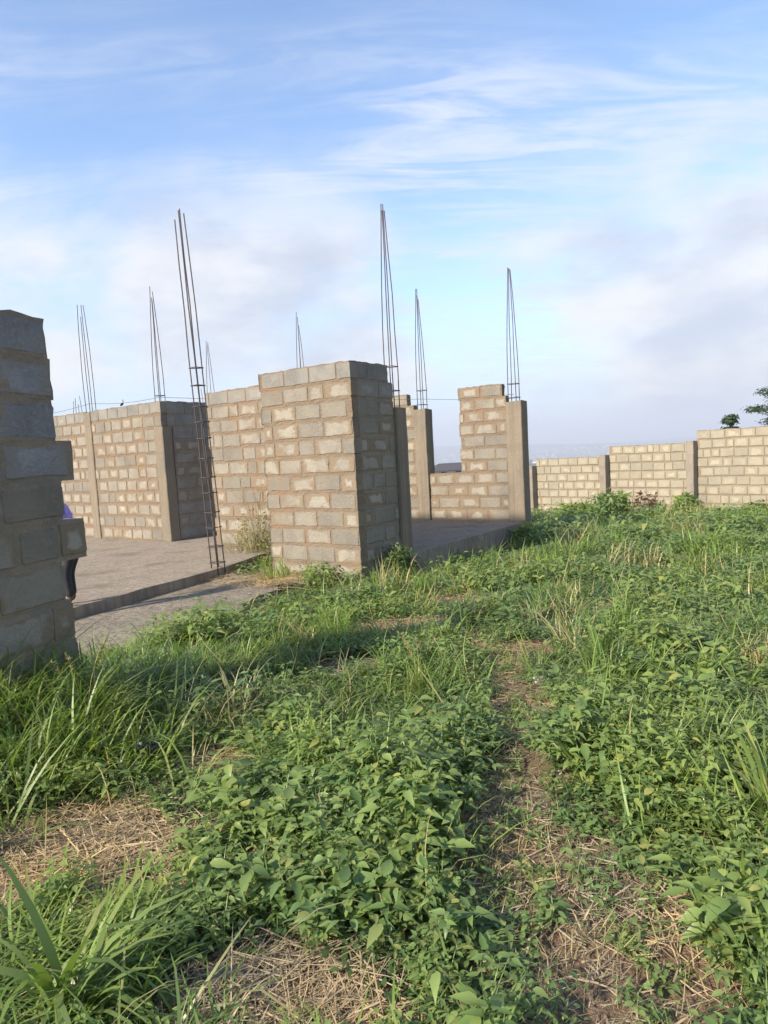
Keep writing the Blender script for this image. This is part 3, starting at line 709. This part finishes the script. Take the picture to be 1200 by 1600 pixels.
weeds_hi = [weed(400 + k, True, h=.25 + .03 * (k % 4), leaf=.046 + .009 * (k % 3), stems=5 + k % 3, dens=1.0) for k in range(8)] + [weed(415 + k, True, h=.3, leaf=.034, stems=6, dens=1.1, wd=(.25, .4)) for k in range(4)] + [weed(420 + k, True, h=.22, leaf=.062, stems=4, dens=.9, wd=(.5, .66)) for k in range(2)]
weeds_big = [weed(430 + k, True, h=.34, leaf=.08, stems=4, dens=.75, wd=(.42, .58)) for k in range(5)]
weeds_lo = [weed(450 + k, False, h=.27, leaf=.06, stems=5, dens=.8) for k in range(8)]
weeds_far = [weed(470 + k, False, h=.30, leaf=.085, stems=4, dens=.55) for k in range(8)]
tufts_hi = [tuft(500 + k, 26, .38, .009) for k in range(8)]
tufts_lo = [tuft(520 + k, 24, .40, .012, .09, hi=False) for k in range(8)]
tufts_far = [tuft(540 + k, 22, .42, .017, .16, hi=False) for k in range(6)]
thin_hi = [tuft(560 + k, 16, .15, .003, .05, hi=False, up=.95) for k in range(6)]
strw = [straws(580 + k, 46, .22, .13) for k in range(8)]
bits = [straws(590 + k, 60, .08, .13) for k in range(6)]
creep = [weed(600 + k, True, h=.07, leaf=.028, stems=5) for k in range(6)]

weed_parts, dark_parts, grass_parts, bright_parts, straw_parts, dryg_parts = [], [], [], [], [], []
for (y0, y1, dens, W_, T_, sc_) in ((1.05, 5.2, 88, weeds_hi, tufts_hi, 1.), (5.2, 10.5, 62, weeds_lo, tufts_lo, 1.05), (10.5, 24.5, 21, weeds_far, tufts_far, 1.3)):
    x, y = pts_in(y0, y1, dens)
    bare = np.maximum(path_mask(x, y), straw_mask(x, y)); patch = .5 + .5 * field(x, y, .9, 1)
    keep = rng.random(len(x)) < np.clip(1 - 1.2 * bare, 0, 1) * np.clip(.62 + .6 * patch, .3, 1); x, y = x[keep], y[keep]
    g = rng.random(len(x)) < grassy(x, y); hmod = np.clip(.62 + .36 * field(x, y, .8, 2) + .3 * blob(x, y, -.3, 2.6, .6, .7) + .35 * blob(x, y, 1.2, 3.4, .45, .6), .32, 1.5)
    _a, _b = to_ab(x, y); near_ap = np.clip((_a + 1.3) / .9, 0, 1) * (_b < -.2) * (_b > -4.6) * (_a < 2)
    edge = (1 - .55 * near_ap) * (1 - .45 * np.clip(path_mask(x, y) * 2, 0, 1)) * (1 - .5 * blob(x, y, 1.75, 11.2, .55, 2.6, R(-36)))
    m = ~g; s = rng.uniform(.7, 1.15, m.sum()) * sc_ * hmod[m] ** .5
    v = scatter(W_, x[m], y[m], s, .2, s * hmod[m] ** .6 * edge[m] * 1.1); dk = None
    weed_parts.append(v)
    m = g; s = rng.uniform(.65, 1.15, m.sum()) * sc_; br = rng.random(m.sum()) < .35
    for sel, dst in ((~br, grass_parts), (br, bright_parts)):
        xx, yy, ss = x[m][sel], y[m][sel], s[sel]; dst.append(scatter(T_, xx, yy, ss, .2, ss * np.clip(hmod[m][sel], .5, 1.3) * (1 - .5 * near_ap[m][sel])))
# taller clumps standing out of the cover, and half-dry tufts
def clumps(n, y0, y1, per, rad_):
    x, y = pts_in(y0, y1, 40); k = rng.permutation(len(x))[:n]; x, y = x[k], y[k]; k = path_mask(x, y) < .2; x, y = x[k], y[k]
    x = np.repeat(x, per) + rng.normal(0, rad_, len(x) * per); y = np.repeat(y, per) + rng.normal(0, rad_, len(y) * per)
    k = ~built(x, y) & ~beyond(x, y) & (path_mask(x, y) < .2) & (straw_mask(x, y) < .15); return x[k], y[k]
for (n, y0, y1, per, W_, lo, hi_) in ((34, 2.2, 6, 5, weeds_hi, 1.0, 1.35), (60, 6, 11, 6, weeds_lo, 1.2, 1.7), (90, 11, 22, 6, weeds_far, 1.4, 2.1)):
    x, y = clumps(n, y0, y1, per, .09 * lo); weed_parts.append(scatter(W_, x, y, rng.uniform(lo, hi_, len(x)), .25))
for (n, y0, y1, W_, lo, hi_) in ((22, 3.2, 8, tufts_hi, .8, 1.25), (60, 8, 20, tufts_lo, .9, 1.6)):
    x, y = clumps(n, y0, y1, 2, .08); dryg_parts.append(scatter(W_, x, y, rng.uniform(lo, hi_, len(x)), .25))
    x, y = clumps(n, y0, y1, 4, .12); bright_parts.append(scatter(W_, x, y, rng.uniform(lo, hi_, len(x)), .25))
x, y = pts_in(1.3, 8, 6); k = (path_mask(x, y) < .3) & (straw_mask(x, y) < .3); x, y = x[k], y[k]
wisp = [tuft(610 + k_, 5, .5, .008, .05, True, 1.15) for k_ in range(8)]
bright_parts.append(scatter(wisp, x, y, rng.uniform(.6, 1.15, len(x)), .25))
x, y = pts_in(1.3, 9, 5); k = path_mask(x, y) < .5; x, y = x[k], y[k]; dryg_parts.append(scatter(wisp, x, y, rng.uniform(.5, 1.1, len(x)), .3))
# clumps of a broader-leaved weed
for (cx_, cy_, sd_, n) in ((-.25, 2.25, .2, 16), (.02, 2.55, .14, 9), (-.55, 2.75, .18, 9), (1.25, 2.0, .12, 6), (1.2, 3.3, .22, 12), (-.2, 3.5, .25, 10), (1.9, 4.2, .3, 12)):
    x, y = rng.normal(cx_, sd_, n), rng.normal(cy_, sd_, n); k = (straw_mask(x, y) < .15) & (path_mask(x, y) < .2); weed_parts.append(scatter(weeds_big, x[k], y[k], rng.uniform(.75, 1.1, k.sum()), .2))
# rank grass at the foot of the broken wall and along the apron
for (cx_, cy_, sx_, sy_, n) in ((-1.85, 3.55, .22, .3, 64), (-1.7, 4.4, .15, .3, 20)):
    x, y = rng.normal(cx_, sx_, n), rng.normal(cy_, sy_, n); k = ~built(x, y); x, y = x[k], y[k]; k = rng.random(len(x)) < .6
    grass_parts.append(scatter(tufts_hi, x[k], y[k], rng.uniform(.9, 1.5, k.sum()), .2)); bright_parts.append(scatter(tufts_hi, x[~k], y[~k], rng.uniform(.9, 1.4, (~k).sum()), .2))
# thin grass among the weeds and on the worn path, creeping leaves on bare ground
x, y = pts_in(1.05, 7.5, 60); pm = path_mask(x, y); k = rng.random(len(x)) < .12 + .5 * pm + .9 * pm * blob(x, y, .66, 2.15, .8, .6) + .12 * pm; x, y = x[k], y[k]
k = rng.random(len(x)) < .6
dryg_parts.append(scatter(thin_hi, x[k], y[k], rng.uniform(.6, 1.2, k.sum()), .3)); grass_parts.append(scatter(thin_hi, x[~k], y[~k], rng.uniform(.6, 1.1, (~k).sum()), .3))
x, y = pts_in(1.05, 8, 55); k = rng.random(len(x)) < (.28 + .5 * path_mask(x, y)) * (1 - .8 * straw_mask(x, y)); weed_parts.append(scatter(creep, x[k], y[k], rng.uniform(.6, 1.4, k.sum()), .2))
# dark low leaves under everything, so soil shows only where it is bare
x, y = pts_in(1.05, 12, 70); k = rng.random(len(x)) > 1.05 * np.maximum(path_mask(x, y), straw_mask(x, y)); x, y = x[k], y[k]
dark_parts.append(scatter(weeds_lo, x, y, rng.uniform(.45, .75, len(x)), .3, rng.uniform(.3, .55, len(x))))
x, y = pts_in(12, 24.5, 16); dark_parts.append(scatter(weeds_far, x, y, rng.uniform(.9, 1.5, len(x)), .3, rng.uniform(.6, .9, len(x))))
# straw litter
x, y = pts_in(1.05, 10.5, 52); sm = straw_mask(x, y); pm = path_mask(x, y); kb = rng.random(len(x)) < .55 * pm + .1; straw_parts.append(scatter(bits, x[kb], y[kb], rng.uniform(.6, 1.3, kb.sum()), .08)); k = rng.random(len(x)) < .07 + .9 * sm + .08 * pm; x, y = x[k], y[k]
straw_parts.append(scatter(strw, x, y, rng.uniform(.6, 1.3, len(x)), .08))
x, y = pts_in(1.05, 4, 90); k = rng.random(len(x)) < straw_mask(x, y); straw_parts.append(scatter(strw, x[k], y[k], rng.uniform(.7, 1.2, k.sum()), .12, dz=.015))
qx, qy = rng.normal(0, .38, 70), rng.normal(0, .22, 70); qp = [P(1.05 + a_, -.75 + b_) for a_, b_ in zip(qx, qy)]; x = np.array([q_.x for q_ in qp]); y = np.array([q_.y for q_ in qp])
v_, t_ = scatter(strw, x, y, rng.uniform(.8, 1.5, 70), .1); v_[:, 2] += np.maximum(0, -.125 - ground_z(v_[:, 0], v_[:, 1])); straw_parts.append((v_, t_))
for nm, pr_, mt, lb, ct in (('weed_cover', weed_parts, 'weed', 'dense leafy green weeds covering the ground in front of the ruins', 'weeds'),
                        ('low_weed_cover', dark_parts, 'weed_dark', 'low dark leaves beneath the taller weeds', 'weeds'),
                        ('grass_cover', grass_parts, 'grass', 'green grass growing between the leafy weeds', 'grass'),
                        ('bright_grass_cover', bright_parts, 'grass_bright', 'bright yellow-green grass blades among the weeds', 'grass'),
                        ('thin_dry_grass', dryg_parts, 'drygreen', 'thin half-dry grass on the worn footpath', 'grass'),
                        ('dry_straw', straw_parts, 'dry', 'dry straw and dead stalks lying on the bare soil', 'straw')):
    V, T = merge(pr_); tag(link(nm, mesh_np(nm, V, T), M[mt]), lb, ct, kind='stuff'); print(nm, len(T))

# ------------------------------------------------------------------ single plants one can pick out
def plant(name, label, cat_, x, y, parts, z=None, rz=0.):
    t = thing(name, label, cat_, (x, y, hz(x, y) if z is None else z), rz)
    for pn, (V, T), mt in parts: link(pn, mesh_np(pn, V, T), M[mt], t)
    return t
def broad(seed, n, L, w, up=1.15): return tuft(seed, n, L, w, .035, True, up)
plant('grass_clump', 'broad-bladed grass clump in the bottom left corner', 'grass', -1.0, 1.78, [('blades', broad(701, 32, .58, .027, .98), 'grass'), ('bright_blades', broad(702, 8, .5, .022, 1.3), 'grass_bright')])
plant('grass_clump', 'broad-bladed grass clump beside the right margin, leaning over the bare soil', 'grass', 1.50, 2.62, [('blades', broad(703, 46, .6, .018, 1.1), 'grass'), ('bright_blades', broad(704, 14, .5, .013, 1.25), 'grass_bright')])
plant('grass_clump', 'tall upright grass clump right of the footpath', 'grass', 1.42, 4.5, [('blades', broad(705, 40, .55, .02, 1.25), 'grass'), ('bright_blades', broad(706, 14, .5, .018, 1.3), 'grass_bright')])
plant('grass_clump', 'grass clump with feathery seed heads left of the footpath', 'grass', .18, 4.35, [('blades', broad(707, 44, .42, .009, 1.3), 'grass_bright'), ('seed_heads', tuft(708, 4, .3, .004, .05, True, 1.3, 6), 'drygreen')])
plant('grass_clump', 'large arching grass clump below the broken wall', 'grass', -1.72, 3.62, [('blades', broad(709, 60, .62, .013, 1.15), 'grass'), ('bright_blades', broad(710, 30, .55, .012, 1.2), 'grass_bright'), ('seed_heads', tuft(711, 3, .4, .004, .12, True, 1.3, 5), 'drygreen')])
plant('grass_clump', 'grass clump with drooping blades between broken wall and apron', 'grass', -1.6, 4.55, [('blades', broad(712, 36, .45, .011, 1.15), 'grass'), ('seed_heads', tuft(713, 3, .4, .004, .12, True, 1.3, 4), 'dry')])
plant('dead_grass_stem', 'single dried arching stalk over the left straw patch', 'grass', -1.0, 3.25, [('blades', tuft(714, 5, .5, .02, .03, True, .9), 'drygreen')])
plant('straw_tuft', 'pale dry straw tuft at the bottom edge', 'straw', -.55, 1.72, [('stalks', tuft(715, 26, .28, .006, .05, True, .75), 'dry')])
plant('straw_tuft', 'bent dry stalks on the left straw patch', 'straw', -1.28, 2.45, [('stalks', tuft(716, 16, .30, .006, .1, True, .8), 'dry')])
pl = [weed(720 + k, True, .3, .075, 5, .8) for k in range(4)]
for k, (x, y, lb) in enumerate(((.18, 1.62, 'young broad-leaved plant at the bottom edge beside the footpath'), (-.18, 2.15, 'large-leaved bushy plant in the middle of the foreground'), (.95, 1.95, 'leafy green plant near the bottom right corner'), (-.05, 2.75, 'paler broad-leaved plant left of the narrow footpath'))):
    V, T = pl[k]; plant('leafy_plant', lb, 'plant', x, y, [('leaves', (V, T), 'weed')])
def bush(seed, n, rx, rz_, leaf):
    r = np.random.default_rng(seed); C = r.normal(0, 1, (n, 3)); C /= np.linalg.norm(C, axis=1)[:, None]; C *= r.uniform(.35, 1, n)[:, None] ** .5; C[:, :2] *= rx; C[:, 2] = (C[:, 2] * .5 + .5) * rz_
    return leaf_cards(C, leaf, seed, 9, (rx * .16, rx * .16, rz_ * .1))
def twigs(seed, n, rx, h):
    A = Acc(); r = random.Random(seed)
    for k in range(n):
        a = r.uniform(0, 6.28); q = rx * r.uniform(.2, 1); A.tube([(0, 0, 0), (math.cos(a) * q * .4, math.sin(a) * q * .4, h * .5), (math.cos(a) * q, math.sin(a) * q, h * r.uniform(.7, 1))], [.006, .004, .002], 4)
    return A.mesh('stems')
def bushy(name, label, x, y, seed, rx, h, leaf, mt, n=110, stem='bark'):
    t = thing(name, label, 'plant', (x, y, hz(x, y))); V, T = bush(seed, n, rx, h, leaf); link('leaves', mesh_np('leaves', V, T), M[mt], t); link('stems', twigs(seed, 14, rx, h), M[stem], t)
q = P(2.75, .72); t = thing('dry_bush', 'pale dry bush against the sunlit wall beside the rebar cage', 'plant', (q.x, q.y, -.16))
link('stalks', mesh_np('stalks', *tuft(731, 300, .95, .008, .2, True, 1.2, 26)), M['drygreen'], t); V, T = bush(732, 90, .4, .8, .024); link('leaves', mesh_np('leaves', V, T), M['drygreen'], t)
q = P(1.9, .25); t = thing('dry_bush', 'smaller half-green dry bush at the left end of the wall corner', 'plant', (q.x, q.y, -.22))
link('stalks', mesh_np('stalks', *tuft(733, 90, .6, .006, .14, True, 1.15, 5)), M['drygreen'], t); V, T = bush(734, 40, .28, .45, .025); link('leaves', mesh_np('leaves', V, T), M['weed'], t)
q = P(-.22, .55); bushy('leafy_bush', 'dark green bush at the foot of the shaded wall corner', q.x, q.y, 741, .24, .46, .04, 'weed_dark')
q = P(-.38, 4.6); bushy('leafy_bush', 'green creeper bush at the foot of the right end column', q.x, q.y, 742, .35, .55, .05, 'weed')
bushy('leafy_bush', 'upright green bush before the left boundary post', 6.2, 18.3, 743, .5, .85, .07, 'weed')
bushy('leafy_bush', 'green creeper on the boundary post nearest the right', 8.2, 18.1, 744, .35, .62, .06, 'weed')
bushy('dead_weed', 'brown dead weed in front of the boundary wall', 7.35, 18.9, 745, .35, .8, .06, 'brown', 40)
bushy('leafy_bush', 'low green bush in front of the middle of the boundary wall', 5.6, 19.6, 746, .6, .6, .07, 'weed')

# ------------------------------------------------------------------ small litter
def lump(name, label, cat_, x, y, size, mat, seed, flatz=.6, dz=0.):
    bm = bmesh.new(); bmesh.ops.create_icosphere(bm, subdivisions=2, radius=1); r = random.Random(seed)
    for v in bm.verts: v.co *= r.uniform(.62, 1.15); v.co = Vector((v.co.x * size, v.co.y * size * .8, v.co.z * size * flatz))
    me = bpy.data.meshes.new(name); bm.to_mesh(me); bm.free()
    tag(link(name, me, M[mat], None, (x, y, hz(x, y) + size * flatz * .6 + dz), seed), label, cat_)
lump('plastic_bag', 'crumpled black plastic bag in the grass on the left', 'bag', -1.31, 3.42, .075, 'plastic', 3, .6, .12)
lump('stone', 'pale stone at the far end of the footpath', 'stone', .98, 4.42, .05, 'stone', 4)
lump('paper_scrap', 'crumpled white scrap at the edge of the footpath', 'scrap', .84, 3.68, .03, 'litter', 5, .5, .02)
lump('stone', 'small white pebble beside the bend of the footpath', 'stone', .78, 3.15, .02, 'stone', 6)

# ------------------------------------------------------------------ person half hidden behind the broken wall
def skin(name, joints, edges, mat, par, root=0):
    me = bpy.data.meshes.new(name); me.from_pydata([j[:3] for j in joints], edges, []); me.update()
    o = link(name, me, mat, par); md = o.modifiers.new('skin', 'SKIN')
    for k, j in enumerate(joints):
        sv = me.skin_vertices[0].data[k]; rr_ = j[3]; sv.radius = rr_ if isinstance(rr_, tuple) else (rr_, rr_); sv.use_root = k == root
    md.use_smooth_shade = True; s = o.modifiers.new('sub', 'SUBSURF'); s.levels = 2; s.render_levels = 2
    return o
S = .80
t = thing('person', 'person in purple top and black trousers standing mostly hidden behind the broken wall', 'person', (-3.53, 7.42, 0), R(185))
def sj(j): return (j[0] * S, j[1] * S, j[2] * S, tuple(v * S for v in j[3]) if isinstance(j[3], tuple) else j[3] * S)
body = [(-.06, 0, .84, .11), (0, 0, 1.0, .105), (.04, 0, 1.2, .12), (.06, 0, 1.36, .10), (.08, 0, 1.45, .05), (.10, 0, 1.54, .075), (.11, 0, 1.63, .085),
        (-.05, .09, .80, .085), (.03, .10, .46, .055), (-.01, .10, .09, .036), (.12, .11, .035, .032),
        (-.05, -.09, .80, .085), (.05, -.10, .46, .055), (.02, -.10, .09, .036), (.15, -.11, .035, .032),
        (.06, .17, 1.35, .05), (.02, .22, 1.08, .04), (.12, .2, .88, .03), (.18, .18, .82, .028),
        (.06, -.17, 1.35, .05), (.02, -.22, 1.08, .04), (.12, -.2, .88, .03), (.18, -.18, .82, .028)]
ed = [(0, 1), (1, 2), (2, 3), (3, 4), (4, 5), (5, 6), (0, 7), (7, 8), (8, 9), (9, 10), (0, 11), (11, 12), (12, 13), (13, 14), (3, 15), (15, 16), (16, 17), (17, 18), (3, 19), (19, 20), (20, 21), (21, 22)]
skin('body', [sj(j) for j in body], ed, M['skin'], t)
skin('shirt', [sj(j) for j in [(-.05, 0, .84, .135), (0, 0, 1.0, .13), (.04, 0, 1.2, .145), (.06, 0, 1.37, .115), (.075, 0, 1.43, .065), (.06, .17, 1.36, .068), (.03, .215, 1.16, .06), (.06, -.17, 1.36, .068), (.03, -.215, 1.16, .06)]], [(0, 1), (1, 2), (2, 3), (3, 4), (3, 5), (5, 6), (3, 7), (7, 8)], M['purple'], t)
skin('trousers', [sj(j) for j in [(-.07, 0, .82, .14), (-.03, 0, .93, .122), (-.06, .09, .78, .10), (.03, .10, .46, .07), (-.01, .10, .12, .052), (-.06, -.09, .78, .10), (.05, -.10, .46, .07), (.02, -.10, .12, .052)]], [(0, 1), (0, 2), (2, 3), (3, 4), (0, 5), (5, 6), (6, 7)], M['black'], t)
skin('hair', [sj(j) for j in [(.085, 0, 1.66, .092), (.06, 0, 1.60, .08)]], [(0, 1)], M['hair'], t)
for s in (-1, 1):
    A = Acc(); A.box(.10 * S + .085 * S, .10 * S + .092 * S, s * .032 * S - .008, s * .032 * S + .008, 1.60 * S, 1.615 * S); link('eye', A.mesh('eye'), M['hair'], t)

# ------------------------------------------------------------------ haze over the valley
A = Acc(); A.box(-9300, 9300, -9300, 9300, -260, 130)
hm = bpy.data.materials.new('haze'); hm.use_nodes = True; hm.node_tree.nodes.clear()
nb = NB(hm.node_tree); pv = nb.n('ShaderNodeVolumePrincipled'); pv.inputs['Color'].default_value = (.86, .91, 1, 1); pv.inputs['Density'].default_value = .0004; pv.inputs['Anisotropy'].default_value = .1
nb.nt.links.new(pv.outputs[0], nb.n('ShaderNodeOutputMaterial').inputs['Volume'])
tag(link('haze', A.mesh('haze'), hm), kind='stuff')
